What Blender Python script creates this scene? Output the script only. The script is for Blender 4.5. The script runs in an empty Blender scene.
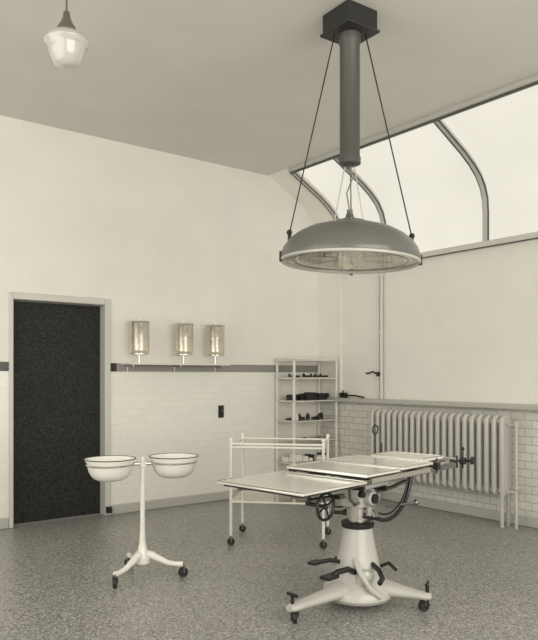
import bpy, math, random, bmesh
from mathutils import Vector, Matrix
random.seed(4)
S=bpy.context.scene
RX,RY=(0.791,-0.612),(0.612,0.791)
def W(a,b,z=0.0):
    return Vector((a*RX[0]+b*RY[0], a*RX[1]+b*RY[1], z))
YAW=math.atan2(RX[1],RX[0])
# ------------------------------------------------------------ materials
def col(g,w=1.0): return (g, g*(1-.018*w), g*(1-.07*w), 1)
def pmat(name,g,rough=.5,metal=0.,w=1.,spec=.5,noise=None,bump=None,coat=0):
    m=bpy.data.materials.new(name); m.use_nodes=True
    nt=m.node_tree; b=nt.nodes['Principled BSDF']
    b.inputs['Base Color'].default_value=col(g,w)
    b.inputs['Roughness'].default_value=rough
    b.inputs['Metallic'].default_value=metal
    b.inputs['Specular IOR Level'].default_value=spec
    b.inputs['Coat Weight'].default_value=coat
    if noise:
        sc,g2,lo,hi=noise
        tc=nt.nodes.new('ShaderNodeTexCoord'); n=nt.nodes.new('ShaderNodeTexNoise')
        n.inputs['Scale'].default_value=sc; n.inputs['Detail'].default_value=4
        r=nt.nodes.new('ShaderNodeValToRGB')
        r.color_ramp.elements[0].position=lo; r.color_ramp.elements[1].position=hi
        r.color_ramp.elements[0].color=col(g,w); r.color_ramp.elements[1].color=col(g2,w)
        nt.links.new(tc.outputs['Object'],n.inputs['Vector'])
        nt.links.new(n.outputs['Fac'],r.inputs['Fac']); nt.links.new(r.outputs['Color'],b.inputs['Base Color'])
    return m
M={}
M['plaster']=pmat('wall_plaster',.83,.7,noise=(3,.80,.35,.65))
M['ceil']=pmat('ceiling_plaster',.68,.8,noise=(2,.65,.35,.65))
M['sill']=pmat('sill_stone',.48,.4)
M['band']=pmat('band_black_tile',.02,.25)
M['band_sheen']=pmat('black_tile_painted_sheen',.28,.25)  # black tile painted grey to carry its glancing reflection
M['door']=pmat('door_paint',.007,.6,noise=(45,.034,.35,.7),spec=.3)
M['frame']=pmat('door_frame_paint',.62,.4)
M['enamel']=pmat('white_enamel',.80,.22,coat=.3)
M['enamelg']=pmat('cream_enamel',.50,.3,coat=.2)
M['chrome']=pmat('nickel_plate',.66,.16,1.)
M['chromed']=pmat('nickel_worn',.28,.3,1.)
M['pad']=pmat('table_top_plate',.84,.14,.45)
M['black']=pmat('black_iron',.013,.4)
M['rubber']=pmat('dark_rubber',.02,.6)
M['lampg']=pmat('lamp_grey_enamel',.10,.36,.1,coat=.2,noise=(260,.18,.4,.6))
M['lampd']=pmat('lamp_column_grey',.06,.42,.1,noise=(260,.11,.4,.6))
M['boxd']=pmat('lamp_box_dark',.022,.5)
M['mirror']=pmat('lamp_mirror',.95,.25,.6)
M['rib']=pmat('skylight_rib_paint',.52,.5)
M['ribd']=pmat('skylight_bar_dark',.08,.5)
M['rad']=pmat('radiator_paint',.52,.35)
M['box']=pmat('dark_box',.015,.6)
M['paper']=pmat('label_white',.82,.6)
def emis(name,g,s):
    m=bpy.data.materials.new(name); m.use_nodes=True; nt=m.node_tree
    b=nt.nodes['Principled BSDF']; b.inputs['Base Color'].default_value=col(g); b.inputs['Roughness'].default_value=.45
    b.inputs['Emission Strength'].default_value=s
    tc=nt.nodes.new('ShaderNodeTexCoord'); n=nt.nodes.new('ShaderNodeTexNoise'); n.inputs['Scale'].default_value=.7; n.inputs['Detail'].default_value=2
    r=nt.nodes.new('ShaderNodeValToRGB'); r.color_ramp.elements[0].position=.3; r.color_ramp.elements[1].position=.7
    r.color_ramp.elements[0].color=(.90,.865,.75,1); r.color_ramp.elements[1].color=(1,.96,.84,1)
    nt.links.new(tc.outputs['Object'],n.inputs['Vector']); nt.links.new(n.outputs['Fac'],r.inputs['Fac']); nt.links.new(r.outputs['Color'],b.inputs['Emission Color'])
    return m
M['pane']=emis('frosted_daylight_glass',.10,.78)
M['opal']=pmat('opal_glass',.56,.10,coat=.6)
def glass(name,f,c=.93,rg=.05):
    m=bpy.data.materials.new(name); m.use_nodes=True; nt=m.node_tree; nt.nodes.clear()
    o=nt.nodes.new('ShaderNodeOutputMaterial'); mx=nt.nodes.new('ShaderNodeMixShader')
    t=nt.nodes.new('ShaderNodeBsdfTransparent'); g=nt.nodes.new('ShaderNodeBsdfGlossy'); g.inputs['Roughness'].default_value=rg
    t.inputs['Color'].default_value=(c,c*.99,c*.96,1); g.inputs['Color'].default_value=(.95,.93,.88,1)
    lw=nt.nodes.new('ShaderNodeLayerWeight'); lw.inputs['Blend'].default_value=.35
    mt=nt.nodes.new('ShaderNodeMath'); mt.operation='MULTIPLY_ADD'; mt.inputs[1].default_value=.6; mt.inputs[2].default_value=f; mt.use_clamp=True
    nt.links.new(lw.outputs['Facing'],mt.inputs[0]); nt.links.new(mt.outputs[0],mx.inputs[0])
    nt.links.new(t.outputs[0],mx.inputs[1]); nt.links.new(g.outputs[0],mx.inputs[2]); nt.links.new(mx.outputs[0],o.inputs[0])
    return m
M['glass']=glass('clear_glass',.05,.97); M['glass2']=glass('shelf_glass',.15,.92); M['jar']=glass('jar_glass',.12,.95,.12)
def terrazzo():
    m=bpy.data.materials.new('terrazzo_floor'); m.use_nodes=True; nt=m.node_tree; b=nt.nodes['Principled BSDF']
    tc=nt.nodes.new('ShaderNodeTexCoord')
    v=nt.nodes.new('ShaderNodeTexVoronoi'); v.inputs['Scale'].default_value=115
    r=nt.nodes.new('ShaderNodeValToRGB'); r.color_ramp.interpolation='CONSTANT'
    e=r.color_ramp.elements; e[0].position=0; e[0].color=col(.15); e[1].position=.2; e[1].color=col(.30)
    a=e.new(.5); a.color=col(.38); a=e.new(.72); a.color=col(.26); a=e.new(.87); a.color=col(.54)
    n=nt.nodes.new('ShaderNodeTexNoise'); n.inputs['Scale'].default_value=1.3; n.inputs['Detail'].default_value=5
    r2=nt.nodes.new('ShaderNodeValToRGB'); r2.color_ramp.elements[0].color=(.82,.82,.82,1); r2.color_ramp.elements[1].color=(1.08,1.08,1.08,1)
    mx=nt.nodes.new('ShaderNodeMix'); mx.data_type='RGBA'; mx.blend_type='MULTIPLY'; mx.inputs[0].default_value=1
    L=nt.links.new
    sp=nt.nodes.new('ShaderNodeSeparateColor')
    L(tc.outputs['Object'],v.inputs['Vector']); L(v.outputs['Color'],sp.inputs[0]); L(sp.outputs[0],r.inputs['Fac'])
    L(tc.outputs['Object'],n.inputs['Vector']); L(n.outputs['Fac'],r2.inputs['Fac'])
    L(r.outputs['Color'],mx.inputs[6]); L(r2.outputs['Color'],mx.inputs[7]); L(mx.outputs[2],b.inputs['Base Color'])
    b.inputs['Roughness'].default_value=.34
    return m
M['floor']=terrazzo()
def tiles(name,ax,w,h,g1,g2,gm,ms):
    m=bpy.data.materials.new(name); m.use_nodes=True; nt=m.node_tree; b=nt.nodes['Principled BSDF']
    tc=nt.nodes.new('ShaderNodeTexCoord'); sx=nt.nodes.new('ShaderNodeSeparateXYZ'); cx=nt.nodes.new('ShaderNodeCombineXYZ')
    br=nt.nodes.new('ShaderNodeTexBrick'); L=nt.links.new
    L(tc.outputs['Object'],sx.inputs[0]); L(sx.outputs[ax],cx.inputs['X']); L(sx.outputs['Z'],cx.inputs['Y']); L(cx.outputs[0],br.inputs['Vector'])
    br.inputs['Scale'].default_value=1; br.inputs['Brick Width'].default_value=w; br.inputs['Row Height'].default_value=h
    br.inputs['Mortar Size'].default_value=ms; br.inputs['Color1'].default_value=col(g1); br.inputs['Color2'].default_value=col(g2)
    br.inputs['Mortar'].default_value=col(gm)
    L(br.outputs['Color'],b.inputs['Base Color']); b.inputs['Roughness'].default_value=.22
    return m
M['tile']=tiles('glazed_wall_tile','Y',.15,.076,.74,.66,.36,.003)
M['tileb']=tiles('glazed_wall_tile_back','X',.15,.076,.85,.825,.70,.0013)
# ------------------------------------------------------------ mesh builder
class B:
    def __init__(s): s.v=[]; s.f=[]
    def add(s,vs,fs,T=None):
        o=len(s.v)
        for p in vs:
            p=Vector(p); s.v.append(T@p if T else p)
        for f in fs: s.f.append([i+o for i in f])
        return s
    def box(s,c,d,T=None,rz=0):
        x,y,z=d[0]/2,d[1]/2,d[2]/2
        R=Matrix.Translation(c)@Matrix.Rotation(rz,4,'Z')
        if T: R=T@R
        vs=[(-x,-y,-z),(x,-y,-z),(x,y,-z),(-x,y,-z),(-x,-y,z),(x,-y,z),(x,y,z),(-x,y,z)]
        return s.add(vs,[(0,3,2,1),(4,5,6,7),(0,1,5,4),(1,2,6,5),(2,3,7,6),(3,0,4,7)],R)
    def bb(s,x0,x1,y0,y1,z0,z1): return s.box(((x0+x1)/2,(y0+y1)/2,(z0+z1)/2),(x1-x0,y1-y0,z1-z0))
    def lathe(s,prof,c=(0,0,0),n=32,T=None):
        vs=[];fs=[]
        k=len(prof)
        for i in range(n):
            a=2*math.pi*i/n
            for r,z in prof: vs.append((max(r,1e-4)*math.cos(a),max(r,1e-4)*math.sin(a),z))
        for i in range(n):
            j=(i+1)%n
            for q in range(k-1): fs.append((i*k+q,j*k+q,j*k+q+1,i*k+q+1))
        R=Matrix.Translation(c)
        if T: R=R@T
        return s.add(vs,fs,R)
    def sweep(s,pts,r,n=10,closed=False,flat=1.0):
        pts=[Vector(p) for p in pts]; m=len(pts)
        rs=r if isinstance(r,(list,tuple)) else [r]*m
        vs=[];fs=[]; prev=None
        for i,p in enumerate(pts):
            if closed: t=(pts[(i+1)%m]-pts[i-1])
            else: t=pts[min(i+1,m-1)]-pts[max(i-1,0)]
            t.normalize()
            if prev is None:
                up=Vector((0,0,1)) if abs(t.z)<.9 else Vector((1,0,0))
                u=t.cross(up).normalized()
            else:
                u=(prev-t*prev.dot(t)).normalized()
            prev=u; w=u.cross(t)
            for k in range(n):
                a=2*math.pi*(k+.5)/n
                vs.append(p+u*math.cos(a)*rs[i]+w*math.sin(a)*rs[i]*flat)
        for i in range(m if closed else m-1):
            j=(i+1)%m
            for k in range(n):
                l=(k+1)%n
                fs.append((i*n+k,i*n+l,j*n+l,j*n+k))
        if not closed:
            fs.append(tuple(range(n))[::-1]); fs.append(tuple((m-1)*n+k for k in range(n)))
        return s.add(vs,fs)
    def cyl(s,a,b,r,n=14): return s.sweep([a,b],r,n)
    def ring(s,c,R,r,axis='Z',n=32,k=8,a0=0,a1=None):
        pts=[]
        full=a1 is None
        for i in range(n if full else n+1):
            a=2*math.pi*i/n if full else a0+(a1-a0)*i/n
            x,y=R*math.cos(a),R*math.sin(a)
            p={'Z':(x,y,0),'Y':(x,0,y),'X':(0,x,y)}[axis]
            pts.append(Vector(c)+Vector(p))
        return s.sweep(pts,r,k,closed=full)
    def ball(s,c,r,n=14,sz=1.):
        prof=[(r*math.sin(math.pi*i/8),-r*sz*math.cos(math.pi*i/8)) for i in range(9)]
        return s.lathe(prof,c,n)
    def obj(s,name,mat,parent=None,bevel=0,seg=2,smooth=True):
        me=bpy.data.meshes.new(name); me.from_pydata([tuple(v) for v in s.v],[],s.f); me.update()
        o=bpy.data.objects.new(name,me); S.collection.objects.link(o)
        me.materials.append(M[mat] if isinstance(mat,str) else mat)
        bm=bmesh.new(); bm.from_mesh(me); bmesh.ops.recalc_face_normals(bm,faces=bm.faces); bm.to_mesh(me); bm.free()
        if smooth:
            for p in me.polygons: p.use_smooth=True
            me.set_sharp_from_angle(angle=math.radians(38))
        if bevel:
            md=o.modifiers.new('bev','BEVEL'); md.width=bevel; md.segments=seg; md.limit_method='ANGLE'
        if parent: o.parent=parent
        return o
def empty(name,loc,rz=0):
    e=bpy.data.objects.new(name,None); S.collection.objects.link(e); e.location=loc; e.rotation_euler=(0,0,rz); e.empty_display_size=.1
    return e
# ------------------------------------------------------------ ROOM
X0,X1,Y0,Y1,H=-1.4,5.8,-1.6,6.45,3.78
B().bb(X0-.2,X1+.2,Y0-.2,Y1+.4,-.12,0).obj('floor','floor',smooth=False)
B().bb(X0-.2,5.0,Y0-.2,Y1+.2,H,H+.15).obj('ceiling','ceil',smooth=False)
DX0,DX1,DZ=2.0,2.93,2.13
B().bb(X0-.2,DX0,Y1,Y1+.2,0,H).obj('wall_back','plaster',smooth=False)
B().bb(DX1,X1+.2,Y1,Y1+.2,0,H).obj('wall_back.001','plaster',smooth=False)
B().bb(DX0,DX1,Y1,Y1+.2,DZ,H).obj('wall_back.002','plaster',smooth=False)
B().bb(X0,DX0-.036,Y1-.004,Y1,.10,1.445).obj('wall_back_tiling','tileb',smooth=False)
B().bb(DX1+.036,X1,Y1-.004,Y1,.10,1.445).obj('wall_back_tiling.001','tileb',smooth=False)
PF=[(5.0,3.78),(5.15,3.70),(5.30,3.62),(5.45,3.54),(5.58,3.455),(5.68,3.37),(5.75,3.27),(5.79,3.16),(5.80,3.03),(5.80,2.69)]
TZ=2.69
WY1=6.05
B().bb(X1,X1+.2,Y0,WY1,1.1,TZ).obj('wall_right','plaster',smooth=False)
w=B(); w.bb(X1-.02,X1+.2,WY1,Y1,1.1,TZ)
vs=[];fs=[]
for x,z in PF: vs+= [(x-.02,WY1,z),(x-.02,Y1,z),(x+.1,Y1,z+.06),(x+.1,WY1,z+.06)]
for i in range(len(PF)-1):
    a=i*4;b=a+4
    fs+=[(a,a+1,b+1,b),(a+1,a+2,b+2,b+1),(a+2,a+3,b+3,b+2),(a+3,a,b,b+3)]
w.add(vs,fs); w.obj('wall_right.001','plaster')
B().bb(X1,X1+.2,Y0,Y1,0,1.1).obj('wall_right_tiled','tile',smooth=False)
B().bb(X1-.10,X1+.2,Y0,Y1-.001,1.085,1.14).obj('trim_1','sill',bevel=.012)
w=B(); w.bb(X0-.2,X0,Y0,.3,0,H); w.bb(X0-.2,X0,5.6,Y1,0,H); w.bb(X0-.2,X0,.3,5.6,0,.8); w.bb(X0-.2,X0,.3,5.6,3.4,H)
w.obj('wall_left','plaster',smooth=False)
w=B(); w.bb(X0-.2,-.6,Y0-.2,Y0,0,H); w.bb(4.6,X1+.2,Y0-.2,Y0,0,H); w.bb(-.6,4.6,Y0-.2,Y0,0,.8); w.bb(-.6,4.6,Y0-.2,Y0,3.4,H)
w.obj('wall_rear','plaster',smooth=False)
f=B()
for x in (-.58,.7,2.0,3.3,4.58): f.bb(x-.03,x+.03,Y0-.13,Y0-.07,.8,3.4)
for z in (.83,2.5,3.37): f.bb(-.6,4.6,Y0-.13,Y0-.07,z-.03,z+.03)
f.obj('added_rear_window','frame')  # unseen window, added as an opening for the rear fill light
f=B()
for y in (.33,1.65,2.95,4.25,5.57): f.bb(X0-.13,X0-.07,y-.03,y+.03,.8,3.4)
for z in (.83,2.5,3.37): f.bb(X0-.13,X0-.07,.3,5.6,z-.03,z+.03)
f.obj('added_left_window','frame')  # added window out of view, lets the left fill light in
# skylight with its winding gear
sky=empty('window_1',(0,0,0))
vs=[];fs=[]
for x,z in PF: vs+=[(x+.05,Y0,z+.03),(x+.05,WY1,z+.03)]
for i in range(len(PF)-1): fs.append((2*i,2*i+1,2*i+3,2*i+2))
B().add(vs,fs).obj('frosted_panes','pane',sky)
r=B(); rd=B()
for y in (WY1+.01,5.36,4.02,2.67,1.32,-.03,-1.38):
    r.sweep([(x+.0,y,z-.005) for x,z in PF],.030,4)
    rd.sweep([(x+.0,y-.028,z-.030) for x,z in PF],.008,6)
    rd.sweep([(x+.0,y+.028,z-.030) for x,z in PF],.008,6)
r.obj('ribs','rib',sky); rd.obj('rib_edges','ribd',sky)
B().bb(5.765,5.86,Y0,WY1+.03,TZ-.03,TZ+.03).obj('transom','frame',sky,bevel=.006)
B().bb(5.755,5.77,Y0,WY1+.03,TZ-.038,TZ-.028).obj('transom_edge','ribd',sky)
B().bb(4.98,5.03,Y0,WY1+.03,H-.045,H-.002).obj('head_bar','rib',sky)
B().bb(5.005,5.035,Y0,WY1+.03,H-.060,H-.045).obj('head_bar_edge','ribd',sky)
wx,wy=5.765,5.37
f=B(); f.cyl((wx,wy,1.14),(wx,wy,TZ-.03),.019,14)
for z in (1.2,1.9,2.55): f.cyl((wx,wy,z),(wx+.034,wy,z),.012,8); f.lathe([(.018,z-.015),(.024,z-.015),(.024,z+.015),(.018,z+.015)],(wx,wy,0),14)
f.obj('winding_pipe','frame',sky)
f=B(); f.cyl((wx+.005,wy+.028,1.15),(wx+.005,wy+.028,TZ-.04),.006,6); f.obj('pipe_dark_edge','ribd',sky)  # thin dark line along the pipe's edge
f=B(); f.box((wx-.02,wy+.02,1.42),(.04,.04,.05)); f.sweep([(wx-.03,wy+.03,1.42),(wx-.05,wy+.09,1.45),(wx-.05,wy+.15,1.43)],.011,8); f.cyl((wx-.05,wy+.15,1.43),(wx-.09,wy+.15,1.43),.011,8); f.obj('crank_handle','black',sky)
f=empty('window_stay',(5.74,5.92,1.14))
B().sweep([(0,-.30,.012),(-.02,-.17,.03),(-.02,.02,.03),(.02,.07,.08)],.010,8).bb(-.03,.03,0,.08,0,.06).obj('lever','black',f)
B().bb(X0,DX0-.036,Y1-.008,Y1,1.445,1.53).obj('trim_2','band',smooth=False)
B().bb(DX1+.036,X1,Y1-.008,Y1,1.445,1.53).obj('trim_3','band_sheen',smooth=False)
B().bb(DX1+.036,DX1+.10,Y1-.010,Y1,1.445,1.53).obj('trim_4','band',smooth=False)
B().bb(X0,DX0-.036,Y1-.02,Y1,0,.10).obj('baseboard_back','sill',bevel=.01)
B().bb(DX1+.036,X1,Y1-.02,Y1,0,.10).obj('baseboard_back.001','sill',bevel=.01)
B().bb(X1-.02,X1,Y0,Y1-.02,0,.10).obj('baseboard_right','sill',bevel=.01)
# door
d=empty('door_1',(0,0,0))
B().bb(DX0+.008,DX1-.03,Y1+.10,Y1+.145,.008,DZ-.025).obj('leaf','door',d,bevel=.004)
f=B(); f.bb(DX0-.035,DX0+.006,Y1-.018,Y1+.16,0,DZ+.045); f.bb(DX1-.025,DX1+.035,Y1-.018,Y1+.16,0,DZ+.045); f.bb(DX0+.006,DX1-.025,Y1-.018,Y1+.16,DZ-.02,DZ+.045)
f.obj('door_casing','frame',d,bevel=.008)
f=B(); f.cyl((DX1-.09,Y1+.10,1.02),(DX1-.09,Y1+.05,1.02),.009); f.cyl((DX1-.09,Y1+.05,1.02),(DX1-.17,Y1+.05,1.02),.008)
f.obj('lever_handle','black',d)
f=B(); f.bb(DX1-.02,DX1+.03,Y1-.06,Y1-.018,.03,.09); f.obj('door_stop','black',d)
f=empty('light_switch',(4.30,Y1-.004,1.0))
B().bb(-.035,.035,-.012,0,-.07,.07).obj('plate','black',f,bevel=.004); B().cyl((0,-.012,0),(0,-.03,.01),.008).obj('toggle','chromed',f)
# ------------------------------------------------------------ irrigator jars
jar=empty('irrigator_jar_shelf',(0,Y1,0))
g=B();cap=B();br=B()
for i,x in enumerate((3.22,3.74,4.14)):
    y=-.14
    g.lathe([(.001,1.632),(.092,1.632),(.098,1.645),(.100,1.66),(.10,1.93),(.106,1.945),(.100,1.95),(.094,1.93),(.094,1.66),(.001,1.645)],(x,y,0),28)
    cap.lathe([(.103,1.950),(.106,1.955),(.02,1.97),(.02,1.985),(.001,1.985)],(x,y,0),20)
    br.ring((x,y,1.625),.10,.004,'Z',24,6); br.ring((x,y,1.80),.104,.0025,'Z',24,6)
    br.cyl((x,-.001,1.625),(x,-.04,1.625),.008); br.cyl((x,-.001,1.80),(x,-.036,1.80),.006)
    br.cyl((x,y,1.63),(x,y,1.53),.010,8)
g.obj('glass_jars','jar',jar); cap.obj('lids','enamel',jar); br.obj('wall_brackets','chrome',jar)
B().bb(3.08,4.30,-.20,-.001,1.515,1.53).obj('shelf_plate','enamel',jar,bevel=.003)
f=B()
for x in (3.15,3.7,4.22): f.bb(x-.006,x+.006,-.15,0,1.495,1.515); f.bb(x-.006,x+.006,-.012,-.002,1.44,1.515)
f.obj('shelf_supports','chrome',jar)
# ------------------------------------------------------------ instrument shelving (open, glass shelves)
cb=empty('instrument_shelf_rack',(5.06,6.07,0))
cw,cd,ch=.69,.34,1.60
f=B()
for x in (.012,cw-.012):
    for y in (.012,cd-.012):
        f.bb(x-.012,x+.012,y-.012,y+.012,.04,ch)
zs=(.12,.385,.64,.875,1.11,1.377)
for z in zs+(ch-.012,):
    f.bb(0,cw,0,.010,z-.010,z); f.bb(0,cw,cd-.010,cd,z-.010,z); f.bb(0,.010,0,cd,z-.010,z); f.bb(cw-.010,cw,0,cd,z-.010,z)
f.bb(0,cw,0,cd,ch-.008,ch+.008)
f.obj('frame','enamel',cb,bevel=.002)
f=B()
for x in (.012,cw-.012):
    for y in (.012,cd-.012): f.lathe([(.001,0),(.02,0),(.02,.035),(.01,.045)],(x,y,0),12)
f.obj('feet','rubber',cb)
sh=B()
for z in zs: sh.bb(.005,cw-.005,.005,cd-.005,z,z+.008)
sh.obj('glass_shelves','glass2',cb)
a=B();b2=B();c=B()
for zi,z in enumerate(zs):
    zi-=1
    x=.03
    while x<cw-.10:
        wd=random.uniform(.04,.08); y=random.uniform(.03,.16); q=z+.009
        if zi==3: a.bb(x,x+wd*1.15,y,y+.14,q,q+random.uniform(.055,.085))
        elif zi==2:
            (a if random.random()<.45 else b2).lathe([(.001,0),(.022,0),(.022,.05),(.008,.06),(.008,.075),(.001,.075)],(x+.02,y,q),12)
            a.cyl((x,y+.12,q+.01),(x+.05,y+.09,q+.01),.010,6)
        elif zi==4:
            a.bb(x,x+wd,y,y+.03,q,q+.022); a.lathe([(.001,0),(.013,0),(.013,.04),(.001,.045)],(x+.02,y+.08,q),10)
        elif zi<=0:
            (a if random.random()<.5 else b2).bb(x,x+wd*1.1,y,y+.12,q,q+random.uniform(.03,.09))
        else:
            c.lathe([(.001,0),(.03,0),(.038,.03),(.036,.03),(.028,.004),(.001,.004)],(x+.03,y+.02,q),14); a.cyl((x,y+.1,q+.01),(x+.06,y+.08,q+.01),.008,6)
        x+=wd+(.024 if zi in(3,) else .018)
a.obj('instruments_dark','box',cb); b2.obj('boxes_and_bottles','paper',cb); c.obj('nickel_ware','chrome',cb)
# ------------------------------------------------------------ radiator
rp=empty('radiator',(5.64,0,0))
ya,yb=3.66,5.38; n=21; p=(yb-ya)/n
f=B()
for i in range(n):
    y=ya+p*(i+.5); hw_=.023
    pr=[]
    for k in range(9):
        t=math.pi*k/8; pr.append((.075*math.cos(t),.975+.06*math.sin(t)))
    for k in range(9):
        t=math.pi+math.pi*k/8; pr.append((.075*math.cos(t),.325+.045*math.sin(t)))
    m_=len(pr)
    f.add([(x,y-hw_,z) for x,z in pr]+[(x,y+hw_,z) for x,z in pr],[tuple(range(m_)),tuple(range(m_,2*m_))]+[(k,(k+1)%m_,(k+1)%m_+m_,k+m_) for k in range(m_)])
f.obj('sections','rad',rp,bevel=.016,seg=3)
f=B()
f.cyl((0,ya,.97),(0,yb,.97),.035); f.cyl((0,ya,.33),(0,yb,.33),.035); f.obj('headers','rad',rp)
f=B()
for y in (ya+p*.5,yb-p*.5):
    for x in (-.05,.05): f.cyl((x,y,0),(x,y,.31),.018)
f.obj('legs','rad',rp)
f=B(); f.sweep([(0,ya,.33),(0,ya-.06,.33),(0,ya-.075,.31),(0,ya-.075,0)],.016,10); f.sweep([(0,ya,.95),(0,ya-.06,.95),(0,ya-.075,.93),(0,ya-.075,.3)],.014,10)
f.lathe([(.001,0),(.03,.005),(.03,.03),(.001,.035)],(0,ya-.075,.36),12); f.lathe([(.001,0),(.024,0),(.024,.05),(.001,.06)],(0,ya-.075,.93),12)
f.obj('pipe_and_valve','rad',rp)
# ------------------------------------------------------------ castor helper
def castor(fk,wh,x,y,r=.035,ang=0,top=.1):
    ax=Vector((-math.sin(ang),math.cos(ang),0))*.012
    c=Vector((x,y,r))
    wh.sweep([c-ax,c+ax],r,18)
    for s in (-1.35,1.35): fk.sweep([c+ax*s,c+ax*s+Vector((0,0,r*1.25))],.006,6)
    fk.sweep([c+ax*-1.6+Vector((0,0,r*1.25)),c+ax*1.6+Vector((0,0,r*1.25))],.008,6)
    fk.cyl((x,y,r*2.2),(x,y,top),.009,8)
# ------------------------------------------------------------ double basin stand
bs=empty('basin_stand',W(-.88,4.776),YAW)
R3=.281; a0=math.atan2(.858,-.513)
col_=B(); col_.lathe([(.001,.10),(.05,.10),(.052,.15),(.034,.19),(.024,.24),(.017,.34),(.016,.76),(.026,.765),(.026,.80),(.012,.81),(.012,.835),(.001,.84)],(0,0,0),24)
fk=B();wh=B()
for k in range(3):
    a=a0+k*2*math.pi/3
    ca,sa=math.cos(a),math.sin(a)
    col_.sweep([(ca*q,sa*q,z) for q,z in ((.0,.165),(.06,.155),(.12,.125),(.18,.098),(.24,.09),(R3,.09))],[.028,.028,.023,.019,.018,.020],10)
    castor(fk,wh,ca*R3,sa*R3,.034,a+.6,.09)
bd=Vector((.93,.36,0)).normalized(); off=.222
bowl=B();rim=B();arm=B()
for s in (-1,1):
    c0=bd*off*s
    bowl.lathe([(.001,.682),(.055,.682),(.085,.688),(.115,.704),(.136,.730),(.149,.765),(.156,.805),(.172,.828),(.172,.836),(.150,.806),(.143,.768),(.130,.735),(.11,.71),(.08,.696),(.001,.69)],c0,48)
    rim.ring(c0+Vector((0,0,.834)),.173,.0032,'Z',48,8)
    arm.ring(c0+Vector((0,0,.795)),.160,.006,'Z',40,8)
arm.cyl(-bd*.062+Vector((0,0,.79)),bd*.062+Vector((0,0,.79)),.012)
col_.obj('column_and_tripod','enamel',bs); fk.obj('castor_forks','chromed',bs); wh.obj('castor_wheels','rubber',bs)
bowl.obj('basins','enamel',bs); rim.obj('basin_rims','black',bs); arm.obj('basin_rings','chrome',bs)
# ------------------------------------------------------------ trolley
t0=Vector((-.315,5.68,0)); tx=Vector((.72,-.115,0)); ta=math.atan2(tx.y,tx.x)
tr=empty('instrument_trolley',W(t0.x,t0.y),YAW+ta)
L_,D_=.765,.49; zt=.84
f=B();fk=B();wh=B()
for x in (0,L_):
    for y in (0,D_):
        f.cyl((x,y,.08),(x,y,zt+.03),.0125,12); f.ball((x,y,zt+.035),.016)
        castor(fk,wh,x,y,.03,.4,.09)
for z in (zt,zt-.028,.36):
    f.cyl((0,0,z),(L_,0,z),.009,8); f.cyl((0,D_,z),(L_,D_,z),.009,8); f.cyl((0,0,z),(0,D_,z),.009,8); f.cyl((L_,0,z),(L_,D_,z),.009,8)
f.obj('tube_frame','enamel',tr); fk.obj('castor_forks','chromed',tr); wh.obj('castor_wheels','rubber',tr)
B().bb(.005,L_-.005,.005,D_-.005,zt-.006,zt+.002).obj('glass_top','glass2',tr); B().bb(.005,L_-.005,.005,D_-.005,.36,.368).obj('glass_shelf','glass2',tr)
# ------------------------------------------------------------ pendant lamp
pl=empty('pendant_lamp',W(-1.18,4.0))
B().lathe([(.001,3.779),(.055,3.779),(.05,3.755),(.015,3.74),(.006,3.73),(.006,3.53),(.018,3.52),(.022,3.49),(.034,3.46),(.052,3.43),(.055,3.40),(.001,3.40)],n=32).obj('rod_and_gallery','chromed',pl)
B().lathe([(.050,3.415),(.062,3.41),(.100,3.382),(.122,3.362),(.129,3.345),(.124,3.332),(.112,3.322),(.108,3.305),(.102,3.28),(.090,3.250),(.076,3.224),(.064,3.208),(.036,3.199),(.001,3.196)],n=40).obj('opal_shade','opal',pl)
# ------------------------------------------------------------ operating lamp
ol=empty('operating_lamp',W(.53,4.5),YAW)
f=B(); f.box((0,0,3.715),(.255,.255,.13),rz=.62); f.box((0,0,3.645),(.28,.28,.018),rz=.62); f.obj('ceiling_box','boxd',ol,bevel=.006)
B().lathe([(.072,3.64),(.072,3.58),(.066,3.57),(.066,2.84),(.072,2.83),(.072,2.79),(.05,2.78),(.001,2.78)],n=32).obj('column','lampd',ol)
zr=2.16
def dome(name,b,mat,**k):
    o=b.obj(name,mat,ol,**k); o.location=(0,0,zr); o.rotation_euler=(0,math.radians(1.8),0); return o
dome('dome',B().lathe([(.450,-.012),(.456,0),(.454,.03),(.438,.075),(.405,.12),(.355,.16),(.29,.195),(.20,.222),(.11,.238),(.10,.255),(.001,.26)],n=64),'lampg')
dome('rim_ring',B().ring((0,0,-.012),.448,.011,'Z',64,8),'enamelg')
dome('inner_ring',B().ring((0,0,-.006),.375,.005,'Z',48,8),'chromed')
dome('inner_shell',B().lathe([(.445,-.01),(.425,.03),(.395,.07)],n=64),'chrome')
mf=B()
for k in range(24):
    a=2*math.pi*k/24; da=2*math.pi/24*.46
    for (r0,z0,r1,z1) in ((.42,.03,.345,.125),(.34,.13,.255,.175)):
        vs=[(r0*math.cos(a-da),r0*math.sin(a-da),z0),(r0*math.cos(a+da),r0*math.sin(a+da),z0),(r1*math.cos(a+da),r1*math.sin(a+da),z1),(r1*math.cos(a-da),r1*math.sin(a-da),z1)]
        mf.add(vs,[(0,1,2,3)])
dome('mirror_facets',mf,'mirror',smooth=False)
dome('cover_glass',B().lathe([(.001,-.008),(.445,-.008)],n=48),'glass')
dome('lens_housing',B().lathe([(.12,.22),(.12,.16),(.105,.08),(.07,.035),(.001,.03)],n=32),'paper')
sp=B()
for k in range(6):
    a=2*math.pi*k/6+.3
    sp.cyl((.09*math.cos(a),.09*math.sin(a),.01),(.445*math.cos(a),.445*math.sin(a),.0),.005,6)
dome('spokes',sp,'chromed')
cab=B();cl=B()
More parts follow.
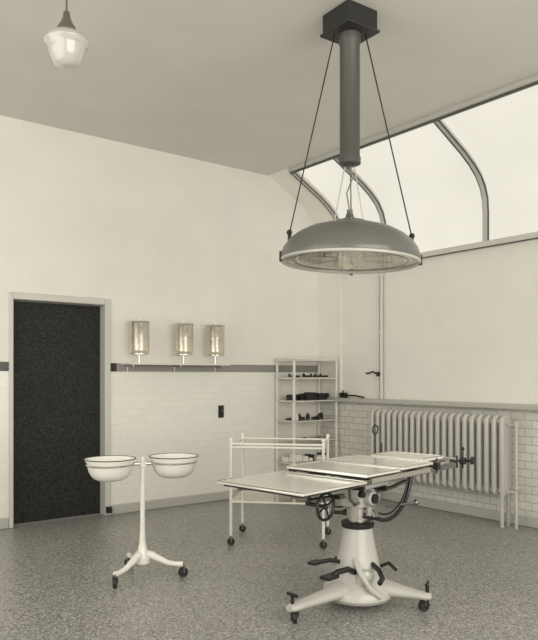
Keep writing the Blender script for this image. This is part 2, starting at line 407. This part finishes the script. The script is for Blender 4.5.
for a in (math.radians(186),math.radians(-8),math.radians(82)):
    ca,sa=math.cos(a),math.sin(a)
    zb=zr+.12-ca*.013
    cab.cyl((.10*ca,.10*sa,3.64),(.40*ca,.40*sa,zb+.03),.0045,8)
    cl.cyl((.40*ca,.40*sa,zb-.03),(.40*ca,.40*sa,zb+.04),.012,8); cl.ball((.40*ca,.40*sa,zb+.04),.019)
    cl.cyl((.455*ca,.455*sa,zr-.03-ca*.014),(.455*ca,.455*sa,zr+.035-ca*.014),.012,8)
cab.obj('suspension_rods','black',ol); cl.obj('rod_clamps','black',ol)
f=B(); f.lathe([(.045,2.41),(.045,2.43),(.03,2.44),(.02,2.47),(.02,2.49),(.001,2.495)],(0,0,0),20)
for k in range(3):
    a=k*2.09+.5
    f.cyl((.035*math.cos(a),.035*math.sin(a),2.78),(.12*math.cos(a),.12*math.sin(a),2.39),.004,6)
f.sweep([(0,0,2.78),(.02,0,2.7),(-.02,0,2.6),(0.0,0,2.47)],.005,6)
f.obj('flex_and_stays','chromed',ol)
# ------------------------------------------------------------ operating table
ot=empty('operating_table',(3.014,3.004,0),math.radians(9.4))
f=B()
f.lathe([(.001,.05),(.20,.05),(.215,.07),(.21,.11),(.175,.145),(.150,.18),(.132,.25),(.113,.34),(.094,.44),(.088,.475),(.001,.475)],n=40)
fk=B();wh=B();scr=B()
for a,R in ((172.9,.54),(292.9,.42),(50.9,.44)):
    a=math.radians(a);ca,sa=math.cos(a),math.sin(a)
    f.sweep([(ca*q,sa*q,z) for q,z in ((.05,.12),(.16,.115),(.26,.105),(R-.05,.095),(R,.092),(R+.025,.092))],[.10,.085,.060,.042,.040,.028],14,flat=.62)
    castor(fk,wh,ca*(R-.02),sa*(R-.02),.034,a+.8,.08)
    scr.cyl((ca*R,sa*R,.02),(ca*R,sa*R,.165),.011,10); scr.cyl((ca*R-sa*.04,sa*R+ca*.04,.165),(ca*R+sa*.04,sa*R-ca*.04,.165),.010,8)
f.obj('pedestal_base','enamelg',ot)
fk.obj('castor_forks','chromed',ot); wh.obj('castor_wheels','rubber',ot); scr.obj('levelling_screws','black',ot)
f=B(); f.lathe([(.001,.475),(.098,.475),(.102,.485),(.102,.505),(.09,.512),(.001,.512)],n=32); f.obj('collar','black',ot)
f=B(); f.lathe([(.062,.51),(.062,.60),(.001,.60)],n=28); f.cyl((.11,-.04,.50),(.11,-.04,.76),.014); f.cyl((.11,.04,.50),(.11,.04,.76),.014)
f.obj('hydraulic_ram','chrome',ot)
f=B(); f.box((0,0,.655),(.16,.14,.11)); f.box((0,0,.745),(.30,.26,.04)); f.box((-.1,0,.70),(.08,.20,.06)); f.box((.02,0,.56),(.14,.1,.06))
f.cyl((0,-.12,.66),(0,.12,.66),.045,24); f.obj('tilt_head','enamelg',ot,bevel=.010)
f=B(); f.cyl((0,-.135,.66),(0,-.118,.66),.030,20); f.cyl((-.12,-.13,.70),(-.12,-.10,.70),.02,16); f.box((.09,0,.715),(.02,.30,.03)); f.box((-.16,0,.745),(.02,.32,.03)); f.obj('tilt_head_pins','black',ot)
f=B()
f.sweep([(-.10,-.06,.22),(-.18,-.06,.26),(-.26,-.04,.255),(-.30,-.03,.235)],.018,10); f.box((-.32,-.03,.238),(.10,.07,.02))
f.sweep([(-.08,.05,.26),(-.18,.07,.29),(-.27,.10,.29)],.014,10); f.box((-.29,.10,.292),(.08,.06,.018))
f.sweep([(-.02,-.12,.27),(-.05,-.19,.25),(-.09,-.24,.22),(-.15,-.26,.21)],.016,10)
f.sweep([(.10,-.08,.22),(.13,-.14,.25),(.12,-.20,.22)],.012,8)
f.obj('foot_pedals','black',ot,bevel=.003)
f=B(); f.lathe([(.001,0),(.055,0),(.055,.03),(.035,.05),(.001,.055)],(-.08,-.10,.20),20,Matrix.Rotation(math.radians(110),4,'X')@Matrix.Rotation(math.radians(-30),4,'Y'))
f.sweep([(-.10,-.05,.30),(-.14,-.12,.24),(-.12,-.18,.15),(-.06,-.21,.10)],.018,10)
f.obj('pump_boss','enamelg',ot)
f=B()
for y in (-.21,.21):
    f.bb(-.36,.82,y-.011,y+.011,.775,.805)
for x in (-.34,-.05,.2,.42,.80): f.bb(x-.012,x+.012,-.21,.21,.778,.80)
for y in (-.19,.19): f.bb(-.84,-.34,y-.01,y+.01,.775,.795)
f.obj('frame_rails','chromed',ot)
f=B()
for y in (-.305,.305):
    f.bb(-.30,.34,y-.005,y+.005,.805,.832)
    for x in (-.24,.02,.28): f.cyl((x,y*.93,.818),(x,y,.818),.008,8)
f.obj('accessory_rails','chrome',ot)
def panel(name,x0,x1,hw,z,th,mat='pad'):
    B().bb(x0,x1,-hw,hw,z-th,z).obj(name,mat,ot,bevel=.005,seg=3)
    e=B(); pts=[(x0+.004,-hw+.004,z),(x1-.004,-hw+.004,z),(x1-.004,hw-.004,z),(x0+.004,hw-.004,z)]
    for i in range(4): e.cyl(pts[i],pts[(i+1)%4],.004,8)
    for q in pts: e.ball(q,.0042,8)
    e.obj(name+'_lip','chrome',ot)
    u=B(); u.bb(x0+.03,x1-.03,-hw+.03,hw-.03,z-th-.014,z-th); u.obj(name+'_tray','black',ot)
panel('foot_section',-.895,-.345,.310,.822,.014)
panel('seat_section',-.330,.02,.295,.852,.016)
panel('back_section',.035,.40,.295,.858,.016)
panel('head_section',.43,.70,.20,.866,.020,'enamel')
f=B()
for y in (-.27,.27): f.cyl((.40,y,.83),(.86,y,.83),.010)
f.cyl((.86,-.285,.83),(.86,.285,.83),.010); f.cyl((.72,-.27,.83),(.72,.27,.83),.008)
for y in (-.27,.27): f.ball((.86,y,.83),.015)
f.obj('head_frame','chrome',ot)
f=B()
for x,y,h in ((.62,.29,.16),(.80,-.29,.08),(.70,.29,.09),(.45,-.29,.05)):
    f.cyl((x,y,.78),(x,y,.83+h),.006,8); f.box((x,y,.83),(.036,.036,.045))
f.ring((.62,.29,1.02),.032,.006,'Y',20,6)
f.cyl((.82,-.30,.83),(.82,-.34,.83),.010); f.box((.82,-.35,.835),(.03,.02,.05)); f.ball((.80,-.29,.912),.012)
f.cyl((.66,-.27,.84),(.66,-.32,.84),.008); f.cyl((.66,-.32,.80),(.66,-.32,.88),.007)
f.obj('clamp_sockets','black',ot,bevel=.003)
f=B()
for y in (-.17,.17):
    f.ring((.07,y,.80),.27,.013,'Y',24,8,math.radians(0),math.radians(-112))
    f.ring((.07,y,.80),.235,.006,'Y',24,8,math.radians(0),math.radians(-112))
f.cyl((-.02,-.17,.545),(-.02,.17,.545),.010)
f.obj('tilt_quadrants','black',ot)
f=B(); c0=Vector((-.42,-.08,.665))
f.ring(c0,.075,.009,'Y',28,8)
for k in range(4):
    a=k*math.pi/2+.4; f.cyl(c0,c0+Vector((.075*math.cos(a),0,.075*math.sin(a))),.006,6)
f.ball(c0,.018); f.cyl(c0,(-.42,.06,.665),.011); f.cyl(c0+Vector((.05,0,.05)),c0+Vector((.05,-.06,.05)),.009,8)
f.cyl((-.42,.04,.665),(-.42,.04,.79),.012)
f.obj('hand_wheel','black',ot)
f=B(); f.sweep([(-.42,.04,.68),(-.25,.02,.68),(-.10,0,.68)],.016,10); f.sweep([(.1,0,.66),(.25,-.05,.68),(.40,-.10,.72),(.46,-.18,.79)],.012,8)
f.sweep([(-.36,-.2,.785),(-.30,-.16,.70),(-.20,-.12,.65),(-.09,-.07,.64)],.010,8)
f.bb(-.52,-.36,-.12,.12,.755,.785)
f.cyl((.10,-.14,.60),(.34,-.20,.60),.008); f.ball((.35,-.20,.60),.02)
f.obj('drive_shafts','chromed',ot)
# ------------------------------------------------------------ lights
wd=bpy.data.worlds.new('daylight'); S.world=wd; wd.use_nodes=True
bg=wd.node_tree.nodes['Background']; bg.inputs[0].default_value=(1,.96,.85,1); bg.inputs[1].default_value=.6
def area(name,loc,rot,sx,sy,e):
    l=bpy.data.lights.new(name,'AREA'); l.shape='RECTANGLE'; l.size=sx; l.size_y=sy; l.energy=e; l.color=(1,.965,.86)
    o=bpy.data.objects.new(name,l); S.collection.objects.link(o); o.location=loc; o.rotation_euler=rot
area('added_rear_fill',(2.0,Y0-.25,2.1),(math.radians(90),0,0),5.1,2.6,215)  # added fill light outside the made-up rear window
area('added_left_fill',(X0-.25,2.95,2.1),(math.radians(90),0,math.radians(-90)),5.2,2.6,100)  # second added fill, from the invented left wall opening
# ------------------------------------------------------------ camera
cd_=bpy.data.cameras.new('camera'); cam=bpy.data.objects.new('camera',cd_); S.collection.objects.link(cam)
cam.location=(0,0,1.4); cam.rotation_euler=(math.radians(90),0,YAW)
cd_.sensor_fit='AUTO'; cd_.sensor_width=36; cd_.lens=686/640*36; cd_.shift_y=56/640; cd_.clip_start=.02
S.camera=cam
S.view_settings.view_transform='Standard'; S.view_settings.look='None'; S.view_settings.exposure=0.05
